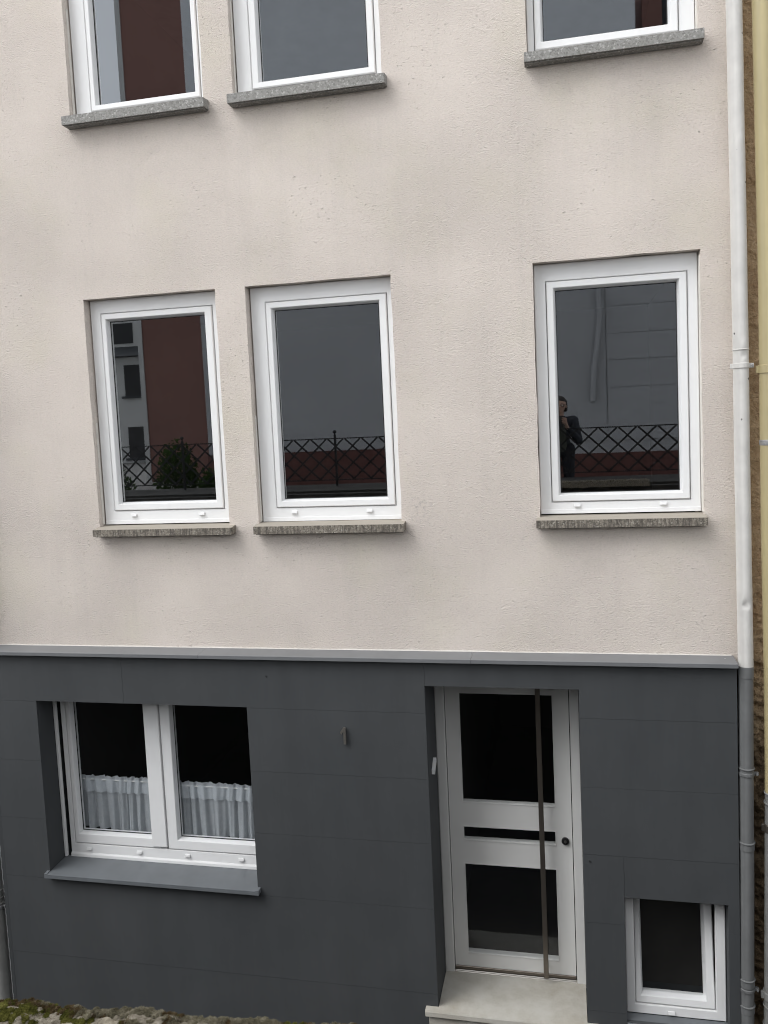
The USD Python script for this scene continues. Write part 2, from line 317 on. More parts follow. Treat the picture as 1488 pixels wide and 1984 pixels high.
# light grey-beige stone step, worn and stained
material('step_stone', {
    'g': ('geometry', {}), 'n': ('noise_texture', {'scale': 4.0, 'detail': 7.0, 'roughness': 0.68}),
    'r': ('rgb_ramp', {'ramp': [(0.3, (0.37, 0.34, 0.285)), (0.55, (0.475, 0.455, 0.405)), (0.75, (0.53, 0.515, 0.475))]}),
    'v': ('voronoi_texture', {'scale': 60.0}), 'vr': ('map_range', {'from_min': 0.06, 'from_max': 0.16, 'to_min': 0.4, 'to_max': 0.0, 'clamp': True}),
    'm': ('mix', {'color2': (0.24, 0.22, 0.19)}), 'n2': ('noise_texture', {'scale': 120.0, 'detail': 3.0}), 'b': ('bump', {'strength': 0.3, 'distance': 0.002}),
    'p': ('principled_bsdf', {'roughness': 0.75, 'specular_ior_level': 0.35})},
    [('g.position', 'n.vector'), ('n.fac', 'r.fac'), ('g.position', 'v.vector'), ('v.distance', 'vr.value'), ('vr.result', 'm.fac'), ('r.color', 'm.color1'), ('m.color', 'p.base_color'),
     ('g.position', 'n2.vector'), ('n2.fac', 'b.height'), ('b.normal', 'p.normal')])

# rough earthen render of the gap between the houses; darker low down with an uneven edge
material('brown_render', {
    'g': ('geometry', {}), 'n': ('noise_texture', {'scale': 9.0, 'detail': 6.0, 'roughness': 0.7}),
    'r': ('rgb_ramp', {'ramp': [(0.3, (0.40, 0.275, 0.165)), (0.55, (0.54, 0.40, 0.25)), (0.8, (0.62, 0.49, 0.33))]}),
    'n2': ('noise_texture', {'scale': 26.0, 'detail': 4.0, 'roughness': 0.65}), 'b': ('bump', {'strength': 1.0, 'distance': 0.03}),
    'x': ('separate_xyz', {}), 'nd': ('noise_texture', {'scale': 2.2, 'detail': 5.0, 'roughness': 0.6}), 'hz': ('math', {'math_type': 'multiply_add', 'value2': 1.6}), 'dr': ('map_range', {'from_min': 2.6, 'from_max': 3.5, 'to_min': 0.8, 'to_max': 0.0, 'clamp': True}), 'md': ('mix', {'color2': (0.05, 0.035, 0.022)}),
    'p': ('principled_bsdf', {'roughness': 0.95, 'specular_ior_level': 0.1})},
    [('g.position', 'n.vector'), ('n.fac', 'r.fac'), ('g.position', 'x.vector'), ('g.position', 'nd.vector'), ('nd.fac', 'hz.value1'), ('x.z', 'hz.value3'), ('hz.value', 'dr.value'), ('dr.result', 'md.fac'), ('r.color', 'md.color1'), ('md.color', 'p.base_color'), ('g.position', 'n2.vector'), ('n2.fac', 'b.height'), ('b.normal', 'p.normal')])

def glass(name, f0, tint=(0.96, 0.97, 0.97), wave=0.0006):
    material(name, {
        'g': ('geometry', {}), 'n': ('noise_texture', {'scale': 1.6, 'detail': 1.0}), 'b': ('bump', {'strength': 0.25, 'distance': wave}),
        'lw': ('layer_weight', {'blend': 0.5}), 'pw': ('math', {'math_type': 'power', 'value2': 5.0}), 'f': ('math', {'math_type': 'multiply_add', 'value2': 1 - f0, 'value3': f0}), 't': ('transparent_bsdf', {'color': tint}), 'gl': ('glossy_bsdf', {'color': (0.89, 0.94, 1.0), 'roughness': 0.0}), 'mx': ('mix_closure', {})},
        [('g.position', 'n.vector'), ('n.fac', 'b.height'), ('b.normal', 'gl.normal'), ('lw.facing', 'pw.value1'), ('pw.value', 'f.value1'), ('f.value', 'mx.fac'), ('t.BSDF', 'mx.closure1'), ('gl.BSDF', 'mx.closure2')], surface='mx.closure')
glass('window_glass', 0.22)
glass('lower_glass', 0.05)
material('curtain_cloth', {
    'g': ('geometry', {}), 'n': ('noise_texture', {'scale': 30.0, 'detail': 3.0}), 'r': ('rgb_ramp', {'ramp': [(0.3, (0.66, 0.70, 0.74)), (0.7, (0.74, 0.77, 0.80))]}),
    'd': ('diffuse_bsdf', {}), 't': ('translucent_bsdf', {}), 'mx': ('mix_closure', {'fac': 0.3}), 'tr': ('transparent_bsdf', {}), 'sh': ('mix_closure', {'fac': 0.38})},
    [('g.position', 'n.vector'), ('n.fac', 'r.fac'), ('r.color', 'd.color'), ('r.color', 't.color'), ('d.BSDF', 'mx.closure1'), ('t.BSDF', 'mx.closure2'), ('mx.closure', 'sh.closure1'), ('tr.BSDF', 'sh.closure2')], surface='sh.closure')
material('coping_stone', {
    'g': ('geometry', {}), 'n': ('noise_texture', {'scale': 45.0, 'detail': 6.0, 'roughness': 0.7}),
    'r': ('rgb_ramp', {'ramp': [(0.3, (0.08, 0.068, 0.05)), (0.5, (0.25, 0.222, 0.17)), (0.75, (0.42, 0.385, 0.31))]}),
    'n2': ('noise_texture', {'scale': 260.0, 'detail': 4.0, 'roughness': 0.7}), 'b': ('bump', {'strength': 0.9, 'distance': 0.003}),
    'p': ('principled_bsdf', {'roughness': 0.95, 'specular_ior_level': 0.15})},
    [('g.position', 'n.vector'), ('n.fac', 'r.fac'), ('r.color', 'p.base_color'), ('g.position', 'n2.vector'), ('n2.fac', 'b.height'), ('b.normal', 'p.normal')])
material('coping_soil', {
    'g': ('geometry', {}), 'n': ('noise_texture', {'scale': 110.0, 'detail': 6.0, 'roughness': 0.75}),
    'r': ('rgb_ramp', {'ramp': [(0.3, (0.05, 0.042, 0.03)), (0.5, (0.21, 0.185, 0.145)), (0.72, (0.40, 0.365, 0.30))]}),
    'n2': ('noise_texture', {'scale': 420.0, 'detail': 4.0, 'roughness': 0.75}), 'b': ('bump', {'strength': 1.0, 'distance': 0.003}),
    'p': ('principled_bsdf', {'roughness': 0.95, 'specular_ior_level': 0.1})},
    [('g.position', 'n.vector'), ('n.fac', 'r.fac'), ('r.color', 'p.base_color'), ('g.position', 'n2.vector'), ('n2.fac', 'b.height'), ('b.normal', 'p.normal')])
def moss_mat(name, a, b, c):
    material(name, {
        'g': ('geometry', {}), 'n': ('noise_texture', {'scale': 60.0, 'detail': 4.0, 'roughness': 0.7}), 'r': ('rgb_ramp', {'ramp': [(0.28, a), (0.5, b), (0.75, c)]}),
        'd': ('diffuse_bsdf', {}), 't': ('translucent_bsdf', {}), 'mx': ('mix_closure', {'fac': 0.25})},
        [('g.position', 'n.vector'), ('n.fac', 'r.fac'), ('r.color', 'd.color'), ('r.color', 't.color'), ('d.BSDF', 'mx.closure1'), ('t.BSDF', 'mx.closure2')], surface='mx.closure')
moss_mat('moss_green', (0.03, 0.034, 0.010), (0.085, 0.085, 0.022), (0.17, 0.16, 0.05))
moss_mat('moss_brown', (0.035, 0.024, 0.013), (0.095, 0.068, 0.036), (0.20, 0.155, 0.095))
moss_mat('moss_grey', (0.07, 0.062, 0.04), (0.16, 0.145, 0.10), (0.34, 0.31, 0.24))
moss_mat('leaf', (0.02, 0.04, 0.012), (0.045, 0.085, 0.022), (0.085, 0.13, 0.04))

rng = np.random.default_rng(11)
random.seed(11)

# ------------------------------------------------------------------ the house: walls
house = thing('house', 'terraced house with pinkish plaster upper walls and grey clad ground floor', 'house')
XL, XR = -4.262, 1.11
UP = [dict(o=(-3.315, -2.304, 3.655, 5.284), s=(-3.220, -2.364, 3.760, 5.183), g=(-3.171, -2.431, 3.820, 5.130), l=(-3.330, -2.258, 3.588, 3.637)),
      dict(o=(-2.085, -1.064, 3.653, 5.282), s=(-1.965, -1.114, 3.755, 5.173), g=(-1.913, -1.176, 3.812, 5.120), l=(-2.098, -1.036, 3.588, 3.641)),
      dict(o=(-0.145, 0.862, 3.667, 5.279), s=(-0.065, 0.790, 3.751, 5.163), g=(-0.009, 0.732, 3.806, 5.109), l=(-0.170, 0.871, 3.596, 3.647))]
def lift(w, dz, **k):
    r = {a: (b[0], b[1], b[2] + dz, b[3] + dz) for a, b in w.items()}; r.update(k); return r
T = 8.17
UP += [dict(o=(-3.307, -2.30, 6.545, T), s=(-3.174, -2.345, 6.590, T - .10), g=(-3.127, -2.395, 6.640, T - .155), l=(-3.330, -2.266, 6.467, 6.526)),
       dict(o=(-2.087, -1.062, 6.545, T), s=(-1.968, -1.115, 6.590, T - .10), g=(-1.908, -1.171, 6.643, T - .155), l=(-2.102, -1.030, 6.465, 6.524)),
       dict(o=(-0.139, 0.868, 6.550, T), s=(-0.089, 0.765, 6.590, T - .10), g=(-0.037, 0.708, 6.650, T - .155), l=(-0.155, 0.891, 6.473, 6.530))]
wall = sbox(XL, 2.70, XR, 8.85)
for w in UP:
    o = w['o']; wall = wall.difference(wobble(o[0], o[1], o[2] - .055, o[3], 0.0022, rng))
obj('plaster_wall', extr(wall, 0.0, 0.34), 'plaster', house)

GY = -0.115
ow, od, osm = (-3.873, -2.208, 1.042, 2.375), (-0.937, 0.065, 0.302, 2.558), (0.318, 0.950, 0.335, 1.187)
holes = unary_union([sbox(a[0], a[2], a[1], a[3]) for a in (ow, od, osm)] + [sbox(od[0], -0.2, od[1], 0.5)])
XCR = 1.018
base = sbox(-4.258, -0.40, XCR, 2.726).difference(holes)
obj('ground_floor_wall', extr(base, GY + 0.026, 0.30), 'grey_render', house)
rows = [-0.40, 0.389, 1.000, 1.463, 1.915, 2.371, 2.726]
cuts = {0: [], 1: [], 2: [0.319], 3: [], 4: [], 5: [-3.155, -0.935]}
for r in range(6):
    xs = [-4.258] + sorted(cuts[r]) + [XCR]
    for a, b in zip(xs[:-1], xs[1:]):
        p = sbox(a, rows[r], b, rows[r + 1]).difference(holes).buffer(-0.0007, join_style=2)
        for g in getattr(p, 'geoms', [p]):
            if g.area > 0.003:
                dy = float(rng.uniform(-0.0006, 0.0006))
                obj('cladding_panel', extr(g, GY + dy, GY + 0.0258), 'grey_render', house)
for hx, hz in ((0.105, 1.418), (-2.05, 2.60)):
    c = trimesh.creation.cylinder(.006, .004, sections=12); c.apply_transform(trimesh.transformations.rotation_matrix(math.pi / 2, [1, 0, 0])); c.apply_translation([hx, GY - .0012, hz]); obj('screw', c, 'black_metal', house)
obj('corner_strip', box(-4.296, -4.262, GY + .006, 0.1, -0.40, 2.72, .002), 'grey_render', house)
# sheet-metal ledge on top of the cladding, in three lengths
for a, b in ((-4.27, -2.536), (-2.534, -0.62), (-0.618, 1.020)):
    obj('metal_ledge', cat_(slabhull(a, b, [(-0.150, 2.7520), (-0.150, 2.7495), (0.0, 2.7605), (0.0, 2.7625)], .0005),
                            box(a, b, -0.1515, -0.1490, 2.7275, 2.7518, .0006), box(a, b, -0.149, -0.138, 2.7275, 2.7295)), 'grey_metal', house)
sl = []
xs = np.linspace(XL + .01, 1.01, 260)
for k in range(len(xs) - 1):
    h0 = 0.004 + 0.005 * meshkit.noise([xs[k] * 9, 3, 1]); h1 = 0.004 + 0.005 * meshkit.noise([xs[k + 1] * 9, 3, 1])
    sl.append(hull([(xs[k], -.006, 2.7618), (xs[k], -.001, 2.762 + h0), (xs[k], .004, 2.7618), (xs[k + 1], -.006, 2.7618), (xs[k + 1], -.001, 2.762 + h1), (xs[k + 1], .004, 2.7618)]))
obj('sealing_bead', cat_(*sl), 'trim_plaster', house)
obj('screw', cat_(trimesh.creation.cylinder(0.006, 0.004, transform=trimesh.transformations.translation_matrix([0.962, -.055, 2.7575]))), 'zinc', house)

for pts in ([(-1.036, 3.590), (-1.020, 3.572), (-1.006, 3.556), (-.990, 3.545), (-.976, 3.541)],):
    q = []
    for (xa, za), (xb, zb) in zip(pts[:-1], pts[1:]):
        for t in (0, .33, .66): q.append((xa + (xb - xa) * t + float(rng.normal(0, .002)), -.0006, za + (zb - za) * t))
    obj('hairline_crack', tube(q + [(pts[-1][0], -.0006, pts[-1][1])], .0009, 5), 'crack_dark', house)
# inside: floors, walls and roof of the shell
for z in (0.12, 2.74, 5.62):
    obj('floor_slab', box(XL + .02, XR - .02, 0.36, 4.9, z, z + .14), 'interior_dark', house)
obj('back_wall', box(XL, XR, 4.9, 5.1, 0, 8.85), 'interior', house)
for a, b in ((XL, XL + .018), (XR - .018, XR), (-1.0, -.9)):
    obj('side_wall', box(a, b, 0.345, 4.895, 0, 8.84), 'interior', house)
obj('roof', hull([(XL - .1, -.05, 8.86), (XR + .05, -.05, 8.86), (XL - .1, 5.2, 8.86), (XR + .05, 5.2, 8.86), (XL - .1, 2.6, 10.6), (XR + .05, 2.6, 10.6)]), 'slate', house)

# ------------------------------------------------------------------ windows
def pane_sheet(g, y):
    x0, x1, z0, z1 = g
    return trimesh.Trimesh([(x0, y, z0), (x1, y, z0), (x1, y, z1), (x0, y, z1)], [(0, 1, 2), (0, 2, 3)], process=False)
def drain_cap(x, y, z):
    return hull([(x - .022, y, z - .009), (x + .022, y, z - .009), (x - .022, y, z + .009), (x + .022, y, z + .009),
                 (x - .020, y - .013, z - .008), (x + .020, y - .013, z - .008), (x - .020, y - .006, z + .007), (x + .020, y - .006, z + .007)])
def add(r, e): return (r[0] - e, r[1] + e, r[2] - e, r[3] + e)
FR = [(0, 0, .075), (0, 0, .005), (0, .005, 0), (1, -.004, 0), (1, 0, .004), (1, 0, .075)]
SA = [(0, 0, .065), (0, 0, .006), (0, .006, 0), (1, -.016, 0), (1, -.012, .004), (1, -.003, .034), (1, 0, .042), (1, 0, .065)]
def prof(P, y): return [(t, o, y + d) for t, o, d in P]
def upper_window(w, k):
    o, s, g, l = w['o'], w['s'], w['g'], w['l']
    gapL, gapR = ((.010, .002), (.009, .001), (.003, .006))[k % 3]
    fo = (o[0] + gapL, o[1] - gapR, o[2] + .004, o[3] - .002)
    yf, ys = .061, .055
    win = obj('window', ring(fo, add(s, .0045), prof(FR, yf)), 'white_plastic', house)
    obj('sash', ring(s, g, prof(SA, ys)), 'white_plastic', win)
    obj('gasket', ring(add(g, -.0005), add(g, -.0038), [(0, 0, .094), (0, 0, .090), (1, 0, .092), (1, 0, .096)]), 'black_rubber', win)
    obj('pane', pane_sheet(add(g, .002), .097), 'window_glass', win)
    obj('sill_profile', slabhull(fo[0] + .004, fo[1] - .004, [(.057, o[2] + .006), (.057, o[2] + .030), (.0615, o[2] + .034), (.09, o[2] + .034), (.09, o[2] + .006)], .001), 'white_plastic', win)
    zc = (s[2] + o[2] + .034) / 2 + .004
    for f in (0.235, 0.77) if k < 3 else ():
        obj('drain_cap', drain_cap(fo[0] + f * (fo[1] - fo[0]), yf, zc - .004), 'white_plastic', win)
    # thin trims where frame meets plaster
    if k % 3 == 2:
        obj('trim_strip', box(o[1] - .006, o[1] + .004, .012, .058, o[2] + .004, o[3] - .03, .002), 'trim_plaster', win)
    else:
        obj('trim_strip', box(o[0] - .002, o[0] + .006, .036, .058, o[2] + .006, o[2] + .75, .002), 'trim_plaster', win)
    # washed-concrete sill: front bar wider than the opening, tongue running back to the frame
    zt, zb = l[3], l[2]
    bar = slabhull(l[0], l[1], [(-.075, zb), (-.075, zt), (.002, zt + .012), (.002, zb)], .0035)
    tongue = slabhull(o[0] - .006, o[1] + .006, [(.0, zb + .01), (.0, zt + .0115), (.088, zt + .017), (.088, zb + .01)], 0)
    groove = slabhull(l[0] + .012, l[1] - .012, [(-.060, zb - .006), (-.060, zb + .002), (.001, zb + .002), (.001, zb - .006)], .002)
    obj('window_sill', cat_(bar, tongue, groove), 'sill_stone' if k < 3 else 'sill_stone_grey', win)
for k, w in enumerate(UP): upper_window(w, k)

# ground-floor window, two lights
yf = .085
fo = (-3.828, -2.2095, 1.075, 2.452)
win = obj('window', cat_(ring(fo, (-3.788, -2.214, 1.170, 2.412), prof(FR, yf)), box(-3.10, -3.02, yf + .012, yf + .07, 1.16, 2.42)), 'white_plastic', house, label='wide two-light white window of the ground floor')
s1, s2 = (-3.784, -3.066, 1.175, 2.406), (-3.000, -2.216, 1.175, 2.406)
g1, g2 = (-3.735, -3.118, 1.262, 2.330), (-2.905, -2.264, 1.262, 2.330)
for s, g in ((s1, g1), (s2, g2)):
    sh = obj('sash', ring(s, g, prof(SA, yf - .002)), 'white_plastic', win)
    obj('pane', pane_sheet(add(g, .002), yf + .040), 'lower_glass', win)
    obj('gasket', ring(add(g, -.0005), add(g, -.004), [(0, 0, yf + .037), (0, 0, yf + .033), (1, 0, yf + .035), (1, 0, yf + .039)]), 'black_rubber', win)
obj('mullion', box(-3.128, -3.0045, yf - .010, yf + .02, 1.19, 2.40, .004), 'white_plastic', win)
obj('sill_profile', slabhull(fo[0] + .002, fo[1], [(yf - .010, 1.066), (yf - .010, 1.088), (yf - .001, 1.098), (yf + .03, 1.098), (yf + .03, 1.066)], .001), 'white_plastic', win)
for x in (-3.668, -3.243, -2.846, -2.414):
    obj('drain_cap', drain_cap(x, yf, 1.135), 'white_plastic', win)
obj('trim_strip', box(-3.871, -3.852, .06, .085, 1.07, 2.374, .002), 'white_plastic', win)
obj('reveal_gap', box(-3.851, -3.830, .11, .14, 1.07, 2.45), 'black_rubber', win)
for x in (-3.64, -2.46):
    obj('clip', box(x - .026, x + .026, yf - .016, yf - .002, 2.352, 2.366, .003), 'black_metal', win)
sill = slabhull(-3.870, -2.211, [(-.156, 1.050), (-.156, 1.053), (.084, 1.068), (.084, 1.0655)], 0)
lip = box(-3.872, -2.209, -.158, -.1555, 1.024, 1.0535, .0006)
ends = [hull([(x, -.158, 1.024), (x + d, -.158, 1.024), (x, -.158, 1.058), (x + d, -.158, 1.058), (x, -.118, 1.030), (x + d, -.118, 1.030), (x, -.118, 1.062), (x + d, -.118, 1.062)]) for x, d in ((-3.894, .022), (-2.209, .024))]
obj('metal_sill', cat_(sill, lip, *ends), 'grey_sill_metal', win)

# small tilted basement-side window
yf = -.040
fo = (0.322, 0.946, 0.345, 1.262)
win = obj('window', ring(fo, (0.378, 0.884, 0.410, 1.20), [(t, o, yf + min(d, .026)) for t, o, d in FR]), 'white_plastic', house, label='small white window beside the door, tilted open')
s, g = (0.3815, 0.880, 0.4125, 1.19), (0.430, 0.815, 0.475, 1.13)
tilt = trimesh.transformations.rotation_matrix(-math.radians(7.0), [1, 0, 0], [0, yf + .03, 0.4125])
a = ring(s, g, prof(SA, yf + .006)); a.apply_transform(tilt); obj('sash', a, 'white_plastic', win)
a = pane_sheet(add(g, .002), yf + .044); a.apply_transform(tilt); obj('pane', a, 'lower_glass', win)
obj('drain_cap', drain_cap(0.605, yf, 0.372), 'white_plastic', win)
obj('metal_sill', cat_(slabhull(0.319, 0.949, [(-.128, .325), (-.128, .328), (yf, .344), (yf, .341)], 0), box(.319, .949, -.1305, -.1275, .303, .3285, .0006)), 'grey_sill_metal', win)
obj('back_panel', box(0.30, 0.97, .28, .30, 0.31, 1.29), 'interior_dark', win)

# ------------------------------------------------------------------ entrance door
yf, yl = .235, .262
fo = (-0.937, 0.070, 0.266, 2.53)
def U(o, w, y0, y1):     # frame of two posts and a head, open at the foot
    return cat_(box(o[0], o[0] + w, y0, y1, o[2], o[3], .006), box(o[1] - w, o[1], y0, y1, o[2], o[3], .006), box(o[0] + w, o[1] - w, y0 + .002, y1, o[3] - w, o[3], .004))
door = obj('door', U(fo, .066, yf, .30), 'white_door', house, label='white glazed entrance door with a long vertical handle bar')
leaf = sbox(-0.866, 0.336, -0.002, 2.458)
gd = [(-0.768, -0.110, 1.575, 2.384), (-0.771, -0.113, 1.293, 1.399), (-0.772, -0.115, 0.436, 1.120)]
for a in gd: leaf = leaf.difference(sbox(a[0], a[2], a[1], a[3]))
lf = obj('leaf', extr(leaf, yl, yl + .055), 'white_door', door)
for a in gd:
    obj('glazing_bead', ring(add(a, .0015), add(a, -.005), [(0, 0, yl - .003), (1, 0, yl - .0015), (1, 0, yl + .02), (0, 0, yl + .02)]), 'white_door', door)
    obj('pane', pane_sheet(a, yl + .012), 'lower_glass', door)
obj('frame_seal', cat_(box(-0.871, -0.8665, yl + .004, .30, .30, 2.462), box(-0.0015, 0.004, yl + .004, .30, .30, 2.462)), 'black_rubber', door)
obj('kick_rail', box(-0.866, -0.002, yl - .006, yl + .05, .308, .3345, .003), 'bronze', door)
obj('threshold', cat_(box(-0.870, 0.002, yl - .022, .30, .296, .3045, .002), box(-0.870, 0.002, yl - .016, yl - .008, .3045, .311, .002)), 'steel', door)
hb = obj('handle_bar', box(-0.226, -0.192, .185, .200, .352, 2.452, .003), 'bronze', door)
for z in (.42, 1.4, 2.38):
    obj('standoff', trimesh.creation.cylinder(.009, .062, transform=trimesh.transformations.rotation_matrix(math.pi / 2, [1, 0, 0]) ) .apply_translation([-.209, .231, z]), 'bronze', hb)
rx = trimesh.transformations.rotation_matrix(math.pi / 2, [1, 0, 0])
lk = trimesh.creation.cylinder(.026, .012, sections=32); lk.apply_transform(rx); lk.apply_translation([-.050, yl - .006, 1.334])
lock = obj('lock', lk, 'lock_metal', door)
ly = trimesh.creation.cylinder(.009, .008, sections=20); ly.apply_transform(rx); ly.apply_translation([-.050, yl - .015, 1.334])
obj('key_cylinder', ly, 'steel', lock)
obj('jamb_bracket', cat_(hull([(-.937, .10, 1.972), (-.915, .10, 1.972), (-.937, .10, 1.946), (-.915, .10, 1.946), (-.937, .02, 1.917), (-.915, .02, 1.917), (-.937, .02, 1.888), (-.915, .02, 1.888)])), 'white_plastic', house)

# stone step
step = thing('doorstep', 'pale worn stone step in front of the white entrance door', 'step')
tread = unary_union([sbox(-.934, -.11, .062, .262), sbox(-1.022, -.165, .150, -.1175)]).buffer(.001)
m = flat(unary_union([sbox(-.934, -.119, .062, .262), sbox(-1.022, -.165, .150, -.117)]), .258, .301)
obj('tread', cat_(flat(sbox(-.934, -.119, .062, .262), .258, .3005), slabhull(-1.022, .150, [(-.166, .262), (-.166, .293), (-.160, .300), (-.117, .3012), (-.117, .258)], .004)), 'step_stone', step)
obj('riser', box(-1.000, .128, -.145, -.117, -.40, .2575, .003), 'step_stone', step)

# house number 1
one = Polygon([(-.002, .082), (0.020, .115), (.038, .115), (.038, 0), (.0215, 0), (.0215, .088), (.007, .067)])
n1 = extr(one, GY - .020, GY - .006); n1.apply_translation([-1.531, 0, 2.144])
num = thing('house_number', 'small metal numeral 1 fixed to the grey wall between window and door', 'house number')
obj('numeral', n1, 'number_steel', num)
for z in (2.165, 2.235):
    c = trimesh.creation.cylinder(.004, .010, sections=12); c.apply_transform(rx); c.apply_translation([-1.503, GY - .004, z]); obj('pin', c, 'number_steel', num)

# ------------------------------------------------------------------ half curtains inside the ground-floor window
def curtain(x0, x1, zt, zb, seed, label):
    t = thing('curtain', label, 'curtain')
    r = np.random.default_rng(seed)
    n, mz = 240, 40
    X = np.linspace(0, 1, n)
    ph = np.cumsum(np.repeat(r.uniform(.45, 1.7, 24), n // 24)); ph = ph / ph[-1]
    folds = (x1 - x0) / .088
    def sheet(za, zb_, y, amp0, amp1, mz, ruffle=0.0, seedo=0):
        V = []
        for j in range(mz):
            v = j / (mz - 1); z = za + (zb_ - za) * v
            amp = amp0 + (amp1 - amp0) * v
            for i in range(n):
                p = 2 * math.pi * folds * ph[i] + .5 * math.sin(2.2 * v + i * .03)
                yy = y + amp * (math.sin(p) + .35 * math.sin(2.3 * p + 1.0 + v))
                zz = z
                if ruffle: zz += ruffle * (1 - v) * meshkit.noise([X[i] * 40, 1, seed])
                zz += .035 * v * (meshkit.noise([X[i] * 7, 4, seed]) - .5) if seedo else 0
                V.append((x0 + (x1 - x0) * X[i] + .004 * math.cos(p), yy, zz))
        V = np.array(V); F = []
        for j in range(mz - 1):
            for i in range(n - 1):
                a = j * n + i; F += [(a, a + n, a + n + 1), (a, a + n + 1, a + 1)]
        return trimesh.Trimesh(V, np.array(F), process=False)
    obj('cloth', sheet(zt - .02, zb, .170, .007, .017, 26, 0, 1), 'curtain_cloth', t, smooth=True)
    obj('heading', sheet(zt, zt - .125, .160, .007, .011, 10, .012), 'curtain_cloth', t, smooth=True)
    obj('rod', tube([(x0 - .01,   .165, zt - .03), ((x0 + x1) / 2,   .165, zt - .03), (x1 + .01,   .165, zt - .03)], .005, 10), 'white_plastic', t)
curtain(-3.765, -3.10, 1.680, 1.245, 3, 'white gathered half curtain behind the left pane of the ground floor window')
curtain(-2.935, -2.22, 1.668, 1.235, 8, 'white gathered half curtain behind the right pane of the ground floor window')

# ------------------------------------------------------------------ drainpipes
cx = lambda z: float(np.interp(z, [0, .386, 1.36, 2.04, 2.73, 3.0, 3.65, 5.04, 5.84, 6.66, 9], [1.055, 1.057, 1.066, 1.070, 1.074, 1.0735, 1.069, 1.064, 1.0575, 1.050, 1.030]))
PY, PR = -.09, .0445
def dent(V):
    for z0, dz, dep, xo in ((3.105, .035, .016, -.004), (4.61, .03, .006, .006), (4.71, .05, .004, -.01), (5.9, .08, .003, .0)):
        z = V[:, 2] - z0
        front = np.clip((PY - V[:, 1]) / PR, 0, 1)
        across = np.exp(-((V[:, 0] - np.array([cx(a) for a in V[:, 2]]) - xo) / .022) ** 2)
        sh = np.where(z < 0, np.exp(-(z / (dz * .35)) ** 2), np.exp(-(z / (dz * 1.0)) ** 2))
        V[:, 1] += dep * sh * front * across
    V[:, 0] += .0012 * (meshkit.noise(np.c_[V[:, 2] * 3, V[:, 0] * 0, V[:, 0] * 0 + 2]) - .5) * 2
    return V
pipe = thing('drainpipe', 'white painted drainpipe with grey lower length at the right edge of the house', 'drainpipe')
zs = np.linspace(2.727, 8.8, 620)
obj('upper_pipe', tube([(cx(z), PY, z) for z in zs], PR, 40, fn=dent), 'white_pipe_paint', pipe, smooth=50, label='off-white painted upper length, dented and chipped')
zs = np.linspace(-.40, 2.70, 60)
obj('lower_pipe', tube([(cx(z), PY, z) for z in zs], PR - .001, 40), 'grey_pipe_paint', pipe, smooth=50, label='grey painted lower length')
obj('socket', tube([(cx(z), PY, z) for z in (2.655, 2.66, 2.722, 2.727)], [PR, PR + .002, PR + .002, PR + .0005], 40), 'grey_pipe_paint', pipe, smooth=50)
for z in (1.603, .700, .525):
    c = cat_(torus((cx(z), PY, z), PR + .001, .006), tube([(cx(z), PY, q) for q in (z - .05, z - .045, z + .002)], [PR, PR + .003, PR + .003], 40))
    obj('collar', c, 'grey_pipe_paint', pipe, smooth=50)
def clamp(z, mat, h=.032, x=None, side=1, parent=pipe):
    x = cx(z) if x is None else x
    c = cat_(tube([(x, PY, q) for q in (z - h / 2, z - h / 2 + .003, z + h / 2 - .003, z + h / 2)], [PR + .001, PR + .004, PR + .004, PR + .001], 40),
             box(x + side * (PR + .014) - .013, x + side * (PR + .014) + .013, PY - .012, PY + .008, z - h / 2 + .002, z + h / 2 - .002, .002),
             box(x - side * (PR + .007) - .008, x - side * (PR + .007) + .008, PY - .004, PY + .010, z - h / 2 + .001, z + h / 2 - .001, .002))
    k = obj('clamp', c, mat, parent, smooth=40)
    b = trimesh.creation.cylinder(.006, .040, sections=12); b.apply_transform(rx); b.apply_translation([x + side * (PR + .016), PY - .004, z])
    obj('bolt', b, 'zinc', k)
    obj('bracket', box(x - .008, x + .008, PY + PR - .002, .0 if z > 2.7 else GY + .12, z - .008, z + .008), mat, k)
clamp(4.557, 'white_pipe_paint')
clamp(2.045, 'grey_pipe_paint', .022)
clamp(.632, 'grey_pipe_paint', .022)
obj('seam_ring', torus((cx(4.652), PY, 4.652), PR - .001, .0045), 'white_pipe_paint', pipe, smooth=True)
obj('seam_ring', torus((cx(2.09), PY, 2.08), PR - .001, .006), 'grey_pipe_paint', pipe, smooth=True)
obj('seam_ring', torus((cx(3.716), PY, 3.716), PR - .0015, .002), 'white_pipe_paint', pipe, smooth=True)

yx_ = lambda z: float(np.interp(z, [0, .4, 2.04, 2.7, 3.65, 5.03, 6.64, 9], [1.210, 1.212, 1.232, 1.231, 1.222, 1.220, 1.200, 1.18]))
yp = thing('drainpipe', 'yellow painted drainpipe with grey foot, rightmost beside the brown wall', 'drainpipe')
R2 = .053
obj('upper_pipe', tube([(yx_(z), PY, z) for z in np.linspace(1.93, 8.8, 80)], R2, 36), 'yellow_pipe_paint', yp, smooth=50, label='yellow painted upper length')
obj('lower_pipe', tube([(yx_(z), PY, z) for z in np.linspace(-.40, 1.925, 30)], R2 - .001, 36), 'old_pipe_grey', yp, smooth=50, label='grey lower length')
obj('joint', tube([(yx_(4.1), PY, z) for z in (4.078, 4.085, 4.108, 4.113)], [R2, R2 + .004, R2 + .004, R2 - .001], 36), 'zinc', yp, smooth=40)
obj('collar', torus((yx_(1.93), PY, 1.925), R2, .006), 'zinc', yp, smooth=True)
for z in (.53, .40, 1.86): obj('collar', torus((yx_(z), PY, z), R2, .006), 'old_pipe_grey', yp, smooth=True)
